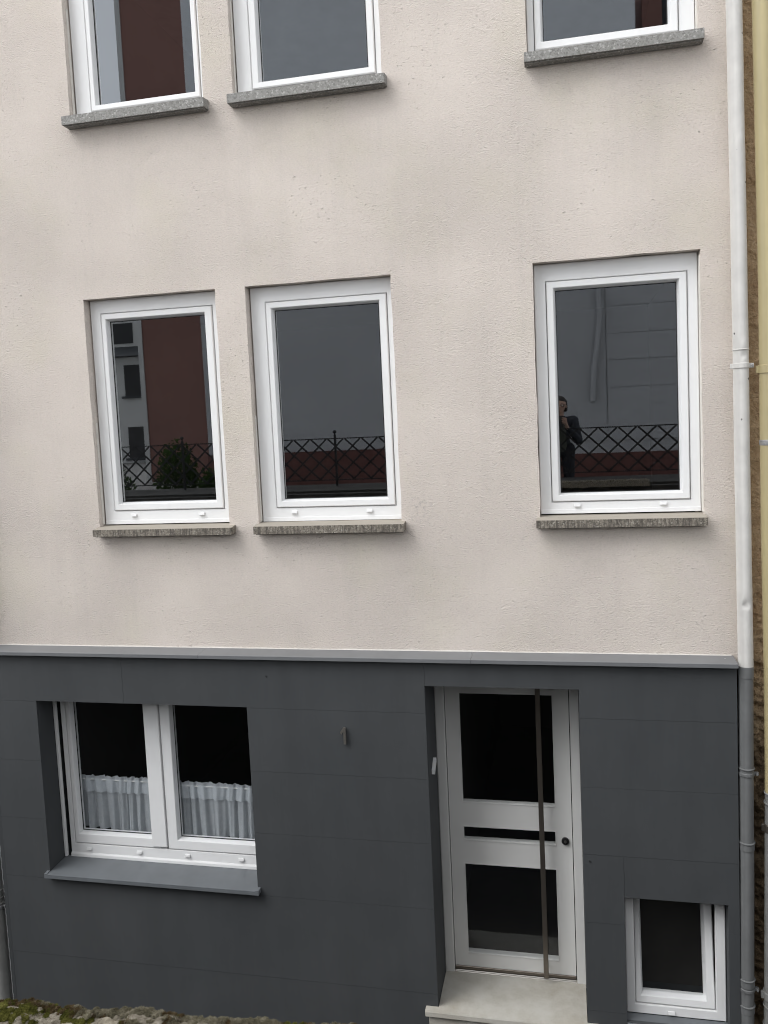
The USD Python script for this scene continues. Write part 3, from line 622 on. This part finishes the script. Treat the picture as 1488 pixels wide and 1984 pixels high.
for z, mt in ((4.53, 'yellow_pipe_paint'), (1.70, 'bronze'), (.60, 'old_pipe_grey')):
    x = yx_(z)
    k = obj('clamp', cat_(tube([(x, PY, q) for q in (z - .026, z - .022, z + .022, z + .026)], [R2 + .001, R2 + .005, R2 + .005, R2 + .001], 36),
                      box(x - R2 - .018, x - R2 + .004, PY - .01, PY + .01, z - .022, z + .022, .002)), mt, yp, smooth=40)
    obj('bracket', box(x - .008, x + .008, PY + R2 - .002, .1, z - .008, z + .008), mt, k)

lp = thing('drainpipe', 'weathered grey drainpipe with bright clamp at the lower left house corner', 'drainpipe')
obj('pipe', tube([(-4.382 , PY, z) for z in np.linspace(-.40, 8.8, 60)], .052, 36), 'old_pipe_grey', lp, smooth=50)
for z in (.80, .86, .755): obj('collar', torus((-4.382, PY, z), .053, .006), 'old_pipe_grey', lp, smooth=True)
k = obj('clamp', cat_(tube([(-4.382, PY, q) for q in (.710, .714, .736, .740)], [.053, .057, .057, .053], 36), box(-4.336, -4.306, PY - .012, PY + .010, .712, .738, .002)), 'zinc', lp, smooth=40)
b = trimesh.creation.cylinder(.006, .04, sections=12); b.apply_transform(rx); b.apply_translation([-4.318, PY - .004, .725]); obj('bolt', b, 'black_metal', k)
obj('bracket', box(-4.390, -4.374, PY + .05, .1, .717, .733), 'zinc', k)

# ------------------------------------------------------------------ neighbouring houses
nb = thing('neighbouring_house', 'house on the right with rough earth-brown rendered wall', 'house')
n, mz = 90, 900
V = []
gx_, gz_ = np.linspace(1.08, 3.6, n), np.linspace(-.40, 8.8, mz)
gx_ = np.r_[np.linspace(1.08, 1.36, 60), np.linspace(1.4, 3.6, 30)]
GX, GZ = np.meshgrid(gx_, gz_)
rough = np.where(GZ < 3.15, 1.0, .35) * 1.0
rel = (meshkit.fbm(np.stack([GX * 22, GX * 0 + 1.5, GZ * 22], -1), 4, 5) - .5) * .075 * rough + (meshkit.fbm(np.stack([GX * 3, GX * 0, GZ * 3], -1), 3, 9) - .5) * .03
GYY = .055 + rel
V = np.stack([GX, GYY, GZ], -1).reshape(-1, 3)
F = []
for j in range(mz - 1):
    a = j * n + np.arange(n - 1)
    F.append(np.c_[a, a + 1, a + n + 1]); F.append(np.c_[a, a + n + 1, a + n])
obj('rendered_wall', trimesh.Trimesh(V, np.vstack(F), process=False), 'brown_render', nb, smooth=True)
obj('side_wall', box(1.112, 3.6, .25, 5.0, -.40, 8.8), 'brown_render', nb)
obj('roof', hull([(1.17, .2, 8.82), (3.7, .2, 8.82), (1.17, 5.2, 8.82), (3.7, 5.2, 8.82), (1.17, 2.6, 10.6), (3.7, 2.6, 10.6)]), 'slate', nb)
lh = thing('neighbouring_house', 'dark rendered house wall behind the grey drainpipe on the far left', 'house')
obj('rendered_wall', box(-9.0, -4.275, .09, 5.0, -.40, 8.8), 'grey_wall', lh)
obj('roof', hull([(-9.0, .0, 8.82), (-4.37, .0, 8.82), (-9.0, 5.2, 8.82), (-4.37, 5.2, 8.82), (-9.0, 2.6, 10.6), (-4.37, 2.6, 10.6)]), 'slate', lh)

# ------------------------------------------------------------------ street, terrace and the ground beyond
obj('street', flat(sbox(-60, -4.15, 60, GY + .6).difference(sbox(-4.25, GY + .03, 1.0, 1)), -.60, -.40), 'asphalt', kind='structure', label='narrow asphalt street below the house front', cat='street')
obj('ground', box(-200, 200, -200, 200, -.80, -.61), 'paving', kind='structure', label='wide ground far below the houses', cat='ground')
obj('terrace', box(-40, 30, -60, -5.36, -.605, 2.95), 'paving', kind='structure', label='raised paved terrace behind the fence', cat='terrace')

# ------------------------------------------------------------------ retaining wall with mossy rubble coping
rw = thing('retaining_wall', 'old rubble retaining wall with stones and moss along its top edge', 'wall')
obj('wall_body', box(-40, 30, -5.355, -4.14, -.59, 3.455), 'rubble', rw)
def stone(cx_, cy_, cz_, sx, sy, sz, seed, sub=4):
    m = trimesh.creation.icosphere(sub); v = m.vertices
    v = np.sign(v) * np.abs(v) ** .72
    d = 1 + .5 * (meshkit.fbm(v * 1.7 + seed * 7.1, 3, seed) - .5) + .16 * (meshkit.fbm(v * 6 + seed, 4, seed + 4) - .5)
    m.vertices = v * d[:, None] * [sx, sy, sz] + [cx_, cy_, cz_]
    return m
# mortar and soil bed with a broken front edge
n1_, n2_ = 560, 110
bx_ = np.linspace(-1.7, 1.0, n1_); by_ = np.r_[np.linspace(-4.30, -4.19, 18), np.linspace(-4.188, -4.078, n2_ - 18)]
BX, BY = np.meshgrid(bx_, by_)
Pn = np.stack([BX, BY, BX * 0 + 1.0], -1)
edge = np.clip((BY + 4.101 - .020 * (meshkit.fbm(np.stack([BX * 14, BX * 0, BX * 0 + 3], -1), 4, 2) - .5)) / .016, 0, 1)
BZ = 3.504 + .04 * np.clip(BX + .6, -.5, .5) + .016 * (meshkit.fbm(Pn * 17, 4, 3) - .5) + .008 * (meshkit.fbm(Pn * 90, 3, 8) - .5) - .07 * edge ** 1.5
F = []
for q in range(n2_ - 1):
    a = q * n1_ + np.arange(n1_ - 1)
    F.append(np.c_[a, a + 1, a + n1_ + 1]); F.append(np.c_[a, a + n1_ + 1, a + n1_])
obj('coping_bed', trimesh.Trimesh(np.stack([BX, BY, BZ], -1).reshape(-1, 3), np.vstack(F), process=False), 'coping_soil', rw, smooth=True)
obj('coping_back', box(-40, 30, -5.36, -4.29, 3.452, 3.484), 'rubble', rw)
R0 = np.random.default_rng(5)
x = -1.6; k = 0
while x < .95:
    w_ = float(R0.uniform(.028, .062))
    if R0.random() < .5:
        obj('coping_stone', stone(x + w_ / 2, -4.132 + R0.uniform(-.012, .010), 3.484 + R0.uniform(-.005, .004), w_ * .5, R0.uniform(.018, .028), .022, 20 + k, 5 if -1.0 < x < -.2 else 3), 'coping_stone', rw, smooth=True)
    if R0.random() < .55:
        obj('coping_stone', stone(x + w_ / 2 + R0.uniform(-.02, .02), -4.190 + R0.uniform(-.015, .015), 3.484 + R0.uniform(-.005, .004), w_ * .5, .028, .022, 120 + k, 4 if -1.0 < x < -.2 else 3), 'coping_stone', rw, smooth=True)
    x += w_ * 1.02; k += 1
blades = {'moss_green': [], 'moss_brown': [], 'moss_grey': []}
domes = {a: [] for a in blades}
def clump(x, y, z, r, mat, nb, hgt=.62, L0=.002, L1=.005):
    d = R0.normal(0, 1, (nb, 3)); d[:, 2] = np.abs(d[:, 2]) * .9 + .05; d /= np.linalg.norm(d, axis=1)[:, None]
    bulge = 1 + .35 * (meshkit.noise(d * 2.5 + [x * 50, y * 50, 0]) - .5)
    p = np.array([x, y, z]) + d * bulge[:, None] * [r, r, r * hgt]
    t = d + R0.normal(0, .5, (nb, 3)); t /= np.linalg.norm(t, axis=1)[:, None]
    L = R0.uniform(L0, L1, nb)[:, None]
    q = np.cross(t, R0.normal(0, 1, (nb, 3))); q /= np.linalg.norm(q, axis=1)[:, None]
    w2 = R0.uniform(.0002, .00055, nb)[:, None]
    blades[mat].append(np.stack([p - q * w2, p + q * w2, p + t * L], 1).reshape(-1, 3))
    m = trimesh.creation.icosphere(3, 1.0); v = m.vertices
    m.vertices = v * (1 + .35 * (meshkit.noise(v * 2.5 + [x * 50, y * 50, 0]) - .5))[:, None] * [r * .96, r * .96, r * hgt * .96] + [x, y, z]; domes[mat].append(m)
def top(x, y): return 3.504 + .04 * float(np.clip(x + .6, -.5, .5)) + .016 * (float(meshkit.fbm(np.array([x, y, 1.0]) * 17, 4, 3)) - .5)
# cushions of several sizes, close together; browner and lower along the far edge
def pick(x, y):
    f = float(meshkit.noise([x * 24, y * 24, 4.0])) + .30 * float(R0.random() - .5)
    f -= .30 * float(np.clip((y + 4.122) / .018, 0, 1))
    return 'moss_green' if f > .44 else ('moss_brown' if f > .27 else 'moss_grey')
def scatter(n, xa, xb, ya, yb, ra, rb, hgt, sink, gap, L1, dens=900):
    for _ in range(n):
        x, y = R0.uniform(xa, xb), R0.uniform(ya, yb)
        if meshkit.noise([x * 28, y * 28, 9.0]) < gap: continue
        r = R0.uniform(ra, rb)
        clump(x, y, top(x, y) - sink, r, pick(x, y), int(80 + dens * (r / .009) ** 2), hgt, .0006, L1)
scatter(46, -1.05, -.25, -4.185, -4.122, .011, .021, .42, .005, .36, .0022, 1100)
scatter(40, -1.6, .95, -4.185, -4.122, .014, .024, .45, .006, .36, .003, 500)
scatter(1500, -1.05, -.25, -4.185, -4.097, .0025, .0065, .62, .0018, .37, .0024)
scatter(650, -1.05, -.25, -4.106, -4.094, .002, .0045, .7, .0012, .15, .0028)
scatter(400, -1.6, .95, -4.190, -4.096, .004, .010, .6, .002, .34, .003, 350)
for mt in blades:
    B = np.vstack(blades[mt]); bm = trimesh.Trimesh(B, np.arange(len(B)).reshape(-1, 3), process=False)
    obj('moss', cat_(bm, *domes[mt]), mt, rw, kind='stuff')

# ------------------------------------------------------------------ lattice fence on the coping (seen mirrored in the windows)
fence = thing('lattice_fence', 'black iron lattice fence with ball-topped posts on the retaining wall', 'fence')
FY = -5.062
obj('top_rail', box(-9, 4.5, FY - .008, FY + .008, 4.136, 4.150), 'iron', fence)
obj('bottom_rail', box(-9, 4.5, FY - .008, FY + .008, 3.56, 3.574), 'iron', fence)
for px in np.arange(-3.08 - 2 * 2.3, 4.4, 2.3):
    pst = obj('post', box(px - .014, px + .014, FY - .014, FY + .014, 3.478, 4.185), 'iron', fence)
    bl = trimesh.creation.icosphere(3, .026); bl.apply_translation([px, FY, 4.235]); obj('finial', bl, 'iron', pst, smooth=True)
    obj('finial_neck', tube([(px, FY, 4.18), (px, FY, 4.195), (px, FY, 4.20), (px, FY, 4.215)], [.016, .016, .009, .009], 14), 'iron', pst)
H = 4.136 - 3.574
for sgn in (-1, 1):
    for px in np.arange(-9.2, 4.6, .245):
        a, b = (px, 3.574), (px + sgn * H * 1.07, 4.136)
        if min(a[0], b[0]) < -9 or max(a[0], b[0]) > 4.5: continue
        y = FY + sgn * .0045
        d = np.array([b[0] - a[0], b[1] - a[1]]); d /= np.linalg.norm(d); nn = np.array([-d[1], d[0]]) * .0115
        poly = [(a[0] + nn[0], a[1] + nn[1]), (b[0] + nn[0], b[1] + nn[1]), (b[0] - nn[0], b[1] - nn[1]), (a[0] - nn[0], a[1] - nn[1])]
        obj('lattice_bar', hull([(p[0], y + e, p[1]) for p in poly for e in (-.004, .004)]), 'iron', fence)

# ------------------------------------------------------------------ houses across the street (they show in the glass)
gb = thing('opposite_building', 'tall grey panelled building across the street with a red base', 'building')
GBY = -11.0
obj('wall', box(-7.86, 1.66, -22, GBY - .02, 2.9, 14.2), 'grey_wall', gb)
obj('low_wing', box(1.662, 3.4, -22, GBY - .022, 2.9, 8.8), 'grey_wall', gb)
zs_ = [3.79, 4.86, 5.41, 5.94, 6.49, 7.05, 7.6, 8.2, 14.15]
for z0, z1 in zip(zs_[:-1], zs_[1:]):
    for x0, x1 in ((-7.86, 1.655),) if z0 > 8 else ((-7.86, -3.6), (-3.6, .95), (.95, 3.39)):
        if z0 > 8 or x0 > 0:
            obj('wall_panel', box(x0 + .008, x1 - .008, GBY - .018, GBY + .004, z0 + .004, z1 - .004), 'grey_wall_skylit' if z0 > 7.5 else 'grey_wall', gb)
        elif z0 == 3.79:
            obj('wall_panel', box(x0 + .008, x1 - .008, GBY - .018, GBY + .004, z0 + .008, 8.19), 'grey_wall', gb)
obj('red_base', box(-7.86, -1.0, GBY, GBY + .06, 2.951, 3.785), 'red_wall', gb)
obj('red_base', box(-.998, 3.4, GBY, GBY + .06, 2.951, 3.53), 'red_wall', gb)
obj('rain_pipe', tube([(.82, GBY + .07, 6.9), (.83, GBY + .07, 6.3), (.78, GBY + .07, 5.8), (.70, GBY + .07, 5.3), (.66, GBY + .07, 4.6)], .05, 12), 'grey_wall', gb, smooth=True)
rh = thing('red_house', 'tall red rendered gable wall beyond the grey building', 'building')
obj('wall', box(-11.6, -7.2, -34, -15.0, 2.9, 22), 'brown_wall', rh)
obj('corner_trim', box(-11.75, -11.605, -34, -14.98, 2.9, 21.8), 'white_wall', rh)
obj('roof', box(-11.9, -7.0, -34.2, -14.8, 22.01, 22.3), 'slate', rh)
wh = thing('white_house', 'white house with dark roof, dormer and upright windows far left', 'house')
obj('wall', box(-34, -18.6, -40, -30, 2.9, 8.25), 'white_wall', wh)
rf = obj('roof', hull([(-34.4, -29.5, 8.26), (-18.2, -29.5, 8.26), (-34.4, -40.5, 8.26), (-18.2, -40.5, 8.26), (-33, -35, 12.4), (-19, -35, 12.4)]), 'slate', wh)
for xd in (-30, -25.6, -21.4):
    obj('dormer', cat_(box(xd - .9, xd + .9, -33, -30.2, 8.7, 10.2)), 'white_wall', rf)
    obj('dormer_window', box(xd - .55, xd + .55, -30.2, -30.15, 8.95, 9.95), 'black_metal', rf)
for xw in (-32, -29.2, -26.4, -23.6, -20.9):
    for z0, z1 in ((6.3, 7.85), (3.2, 4.75)):
        wn = obj('window', box(xw - .45, xw + .45, -30.0, -29.97, z0, z1), 'black_metal', wh)
        obj('window_sill', box(xw - .6, xw + .6, -29.999, -29.85, z0 - .12, z0 - .002), 'slate', wn)
bb = thing('chimney_block', 'brown rendered block rising above the low grey wing', 'building')
obj('wall', box(2.0, 2.42, -16, -13.0, 2.9, 15), 'brown_wall', bb)
sb = thing('slate_building', 'dark slate clad building beyond the brown block', 'building')
obj('wall', box(2.44, 3.6, -24, -14.0, 2.9, 14), 'slate', sb)
obj('roof', box(2.44, 3.7, -24.2, -13.8, 14.01, 14.3), 'slate', sb)

# shrubs behind the fence
def shrub(x, y, z, r, h, seed, label):
    t = thing('shrub', label, 'shrub')
    r0 = np.random.default_rng(seed); N = 1700
    d = r0.normal(0, 1, (N, 3)); d /= np.linalg.norm(d, axis=1)[:, None]
    rr = r0.uniform(.25, 1, N) ** .5 * (0.75 + .5 * meshkit.noise(d * 2.2 + seed))
    p = np.array([x, y, z + h * .55]) + d * rr[:, None] * [r, r, h * .5]
    a = r0.normal(0, 1, (N, 3)); a /= np.linalg.norm(a, axis=1)[:, None]
    b = np.cross(a, r0.normal(0, 1, (N, 3))); b /= np.linalg.norm(b, axis=1)[:, None]
    L = r0.uniform(.03, .06, N)[:, None]
    V = np.stack([p - a * L, p + b * L * .45, p + a * L, p - b * L * .45], 1).reshape(-1, 3)
    F = np.array([[4 * i, 4 * i + 1, 4 * i + 2] for i in range(N)] + [[4 * i, 4 * i + 2, 4 * i + 3] for i in range(N)])
    obj('leaves', trimesh.Trimesh(V, F, process=False), 'leaf', t, kind='stuff')
    st = [tube([(x, y, z), (x + dx * .3, y, z + h * .3), (x + dx, y + .05, z + h * .75)], [.02, .015, .006], 8) for dx in (-.2 * r, .05, .25 * r)]
    obj('stem', cat_(*st), 'bark', t)
shrub(-6.3, -6.6, 2.95, .36, 1.12, 4, 'taller rounded shrub behind the fence near the red house')
shrub(-7.6, -6.4, 2.95, .5, .95, 9, 'low spreading shrub at the far left behind the fence')
shrub(-5.4, -6.2, 2.95, .38, .75, 14, 'smallest shrub behind the fence, nearest the grey building')

# ------------------------------------------------------------------ the photographer behind the fence, holding a phone
def limbs(bones, refine=.012, it=12):
    acc = None
    for (a, ra), (b, rb) in bones:
        A = m3.Manifold.sphere(ra, 20).translate(list(map(float, a))); B = m3.Manifold.sphere(rb, 20).translate(list(map(float, b)))
        h = m3.Manifold.batch_hull([A, B]); acc = h if acc is None else acc + h
    m = acc.refine_to_length(refine).to_mesh()
    t = trimesh.Trimesh(m.vert_properties[:, :3], m.tri_verts, process=True)
    trimesh.smoothing.filter_taubin(t, lamb=.5, nu=.53, iterations=it)
    return t
J = {'hipL': (-.09, -5.46, 3.86), 'hipR': (.09, -5.46, 3.86), 'kneeL': (-.10, -5.44, 3.42), 'kneeR': (.10, -5.45, 3.42), 'ankL': (-.10, -5.50, 3.03), 'ankR': (.11, -5.50, 3.03),
     'toeL': (-.115, -5.35, 2.985), 'toeR': (.125, -5.35, 2.985), 'pel': (0, -5.46, 3.90), 'waist': (0, -5.46, 4.05), 'chest': (0, -5.44, 4.20), 'neck0': (0, -5.44, 4.28), 'neck1': (0, -5.41, 4.37),
     'shL': (-.175, -5.44, 4.245), 'shR': (.175, -5.44, 4.245), 'elL': (-.235, -5.36, 3.98), 'elR': (.235, -5.36, 3.98), 'wrL': (-.085, -5.16, 4.16), 'wrR': (.085, -5.16, 4.16)}
person = thing('person', 'person in dark jacket behind the fence raising a phone with both hands', 'person')
body = [((J['pel'], .105), (J['waist'], .095)), ((J['waist'], .095), (J['chest'], .115)), ((J['chest'], .10), (J['neck0'], .06)), ((J['neck0'], .055), (J['neck1'], .048))]
for s in 'LR':
    sx = -1 if s == 'L' else 1
    body += [((J['pel'], .09), (J['hip' + s], .085)), ((J['hip' + s], .08), (J['knee' + s], .052)), ((J['knee' + s], .05), (J['ank' + s], .033)), ((J['ank' + s], .035), (J['toe' + s], .028)),
             ((J['chest'], .08), (J['sh' + s], .052)), ((J['sh' + s], .048), (J['el' + s], .037)), ((J['el' + s], .035), (J['wr' + s], .024))]
    # palm and five fingers round the phone's edge
    w = np.array(J['wr' + s]); pm = np.array([sx * .066, -5.085, 4.235])
    body += [((w, .024), (pm, .021)), ((pm, .021), (pm + [0, .02, .035], .019))]
    for q, (dz, L) in enumerate(((.045, 1.0), (.024, 1.08), (.003, 1.0), (-.018, .82))):
        k0 = pm + [0, .012, dz * .8]; k1 = np.array([sx * .060, -5.043, 4.238 + dz]); k2 = np.array([sx * (.060 - .018 * L), -5.028, 4.240 + dz]); k3 = np.array([sx * (.060 - .034 * L), -5.027, 4.241 + dz])
        body += [((k0, .0095), (k1, .009)), ((k1, .009), (k2, .008)), ((k2, .008), (k3, .007))]
    t0 = pm + [-sx * .004, .0, -.008]; t1 = np.array([sx * .046, -5.078, 4.243]); t2 = np.array([sx * .024, -5.062, 4.262])
    body += [((t0, .011), (t1, .010)), ((t1, .010), (t2, .008))]
bones_head = [(((0, -5.415, 4.475), .083), ((0, -5.395, 4.43), .066)), (((0, -5.395, 4.43), .062), ((0, -5.36, 4.385), .036)), (((0, -5.425, 4.49), .08), ((0, -5.45, 4.47), .078)),
              (((0, -5.328, 4.465), .010), ((0, -5.312, 4.432), .013)), (((-.078, -5.41, 4.455), .012), ((-.082, -5.415, 4.43), .010)), (((.078, -5.41, 4.455), .012), ((.082, -5.415, 4.43), .010)),
              (((-.022, -5.335, 4.398), .007), ((.022, -5.335, 4.398), .007)), (((-.045, -5.345, 4.478), .012), ((.045, -5.345, 4.478), .012))]
bm = limbs(body + bones_head, .007, 6)
pb = obj('body', bm, 'skin', person, smooth=True)
ex = []
for sx in (-1, 1):
    e = trimesh.creation.icosphere(2, .011); e.apply_translation([sx * .031, -5.338, 4.457]); ex.append(e)
obj('eyes', cat_(*ex), 'white_plastic', person, smooth=True)
gl_ = [torus((0, 0, 0), .022, .002, 24, 6) for _ in range(2)]
for g_, sx in zip(gl_, (-1, 1)): g_.apply_transform(rx); g_.apply_translation([sx * .032, -5.318, 4.458])
obj('glasses', cat_(*gl_, box(-.012, .012, -5.320, -5.316, 4.458, 4.461), box(-.086, -.083, -5.42, -5.318, 4.459, 4.463), box(.083, .086, -5.42, -5.318, 4.459, 4.463),
                    box(-.086, -.05, -5.3195, -5.3165, 4.459, 4.463), box(.05, .086, -5.3195, -5.3165, 4.459, 4.463)), 'black_metal', person)
hr = limbs([(((0, -5.43, 4.505), .086), ((0, -5.46, 4.47), .092)), (((-.05, -5.44, 4.50), .05), ((-.07, -5.45, 4.40), .032)), (((.05, -5.44, 4.50), .05), ((.07, -5.45, 4.40), .032)), (((0, -5.48, 4.46), .07), ((0, -5.48, 4.36), .055))], .012, 6)
obj('hair', hr, 'hair_dark', person, smooth=True)
jk = [((J['pel'], .125), (J['waist'], .118)), ((J['waist'], .118), (J['chest'], .130)), ((J['chest'], .115), ((0, -5.45, 4.262), .075))]
for s in 'LR':
    jk += [((J['chest'], .098), (J['sh' + s], .068)), ((J['sh' + s], .066), (J['el' + s], .054)), ((J['el' + s], .052), (tuple(np.array(J['wr' + s]) * .85 + np.array(J['el' + s]) * .15), .038))]
obj('jacket', limbs(jk, .014, 8), 'jacket_navy', person, smooth=True)
obj('shirt', limbs([(((0, -5.375, 4.10), .075), ((0, -5.362, 4.24), .062)), (((0, -5.375, 4.10), .075), ((0, -5.385, 3.9), .08))], .014, 4), 'shirt_olive', person, smooth=True)
tr = []
for s in 'LR':
    tr += [((J['pel'], .112), (J['hip' + s], .10)), ((J['hip' + s], .098), (J['knee' + s], .068)), ((J['knee' + s], .066), (tuple(np.array(J['ank' + s]) + [0, 0, .02]), .052))]
obj('trousers', limbs(tr, .016, 6), 'trousers', person, smooth=True)
for s in 'LR':
    sh = limbs([((tuple(np.array(J['ank' + s]) + [0, -.03, -.03]), .045), (tuple(np.array(J['toe' + s]) + [0, -.03, .005]), .042)), ((J['ank' + s], .047), (tuple(np.array(J['toe' + s]) + [0, .02, 0]), .034))], .014, 4)
    obj('shoe', sh, 'shoe', person, smooth=True)
ph = thing('phone', 'dark phone held up by the person behind the fence', 'phone')
obj('case', box(-.038, .038, -5.046, -5.037, 4.160, 4.318, .002), 'black_metal', ph)
obj('screen', box(-.035, .035, -5.0475, -5.0462, 4.166, 4.312), 'black_rubber', ph)
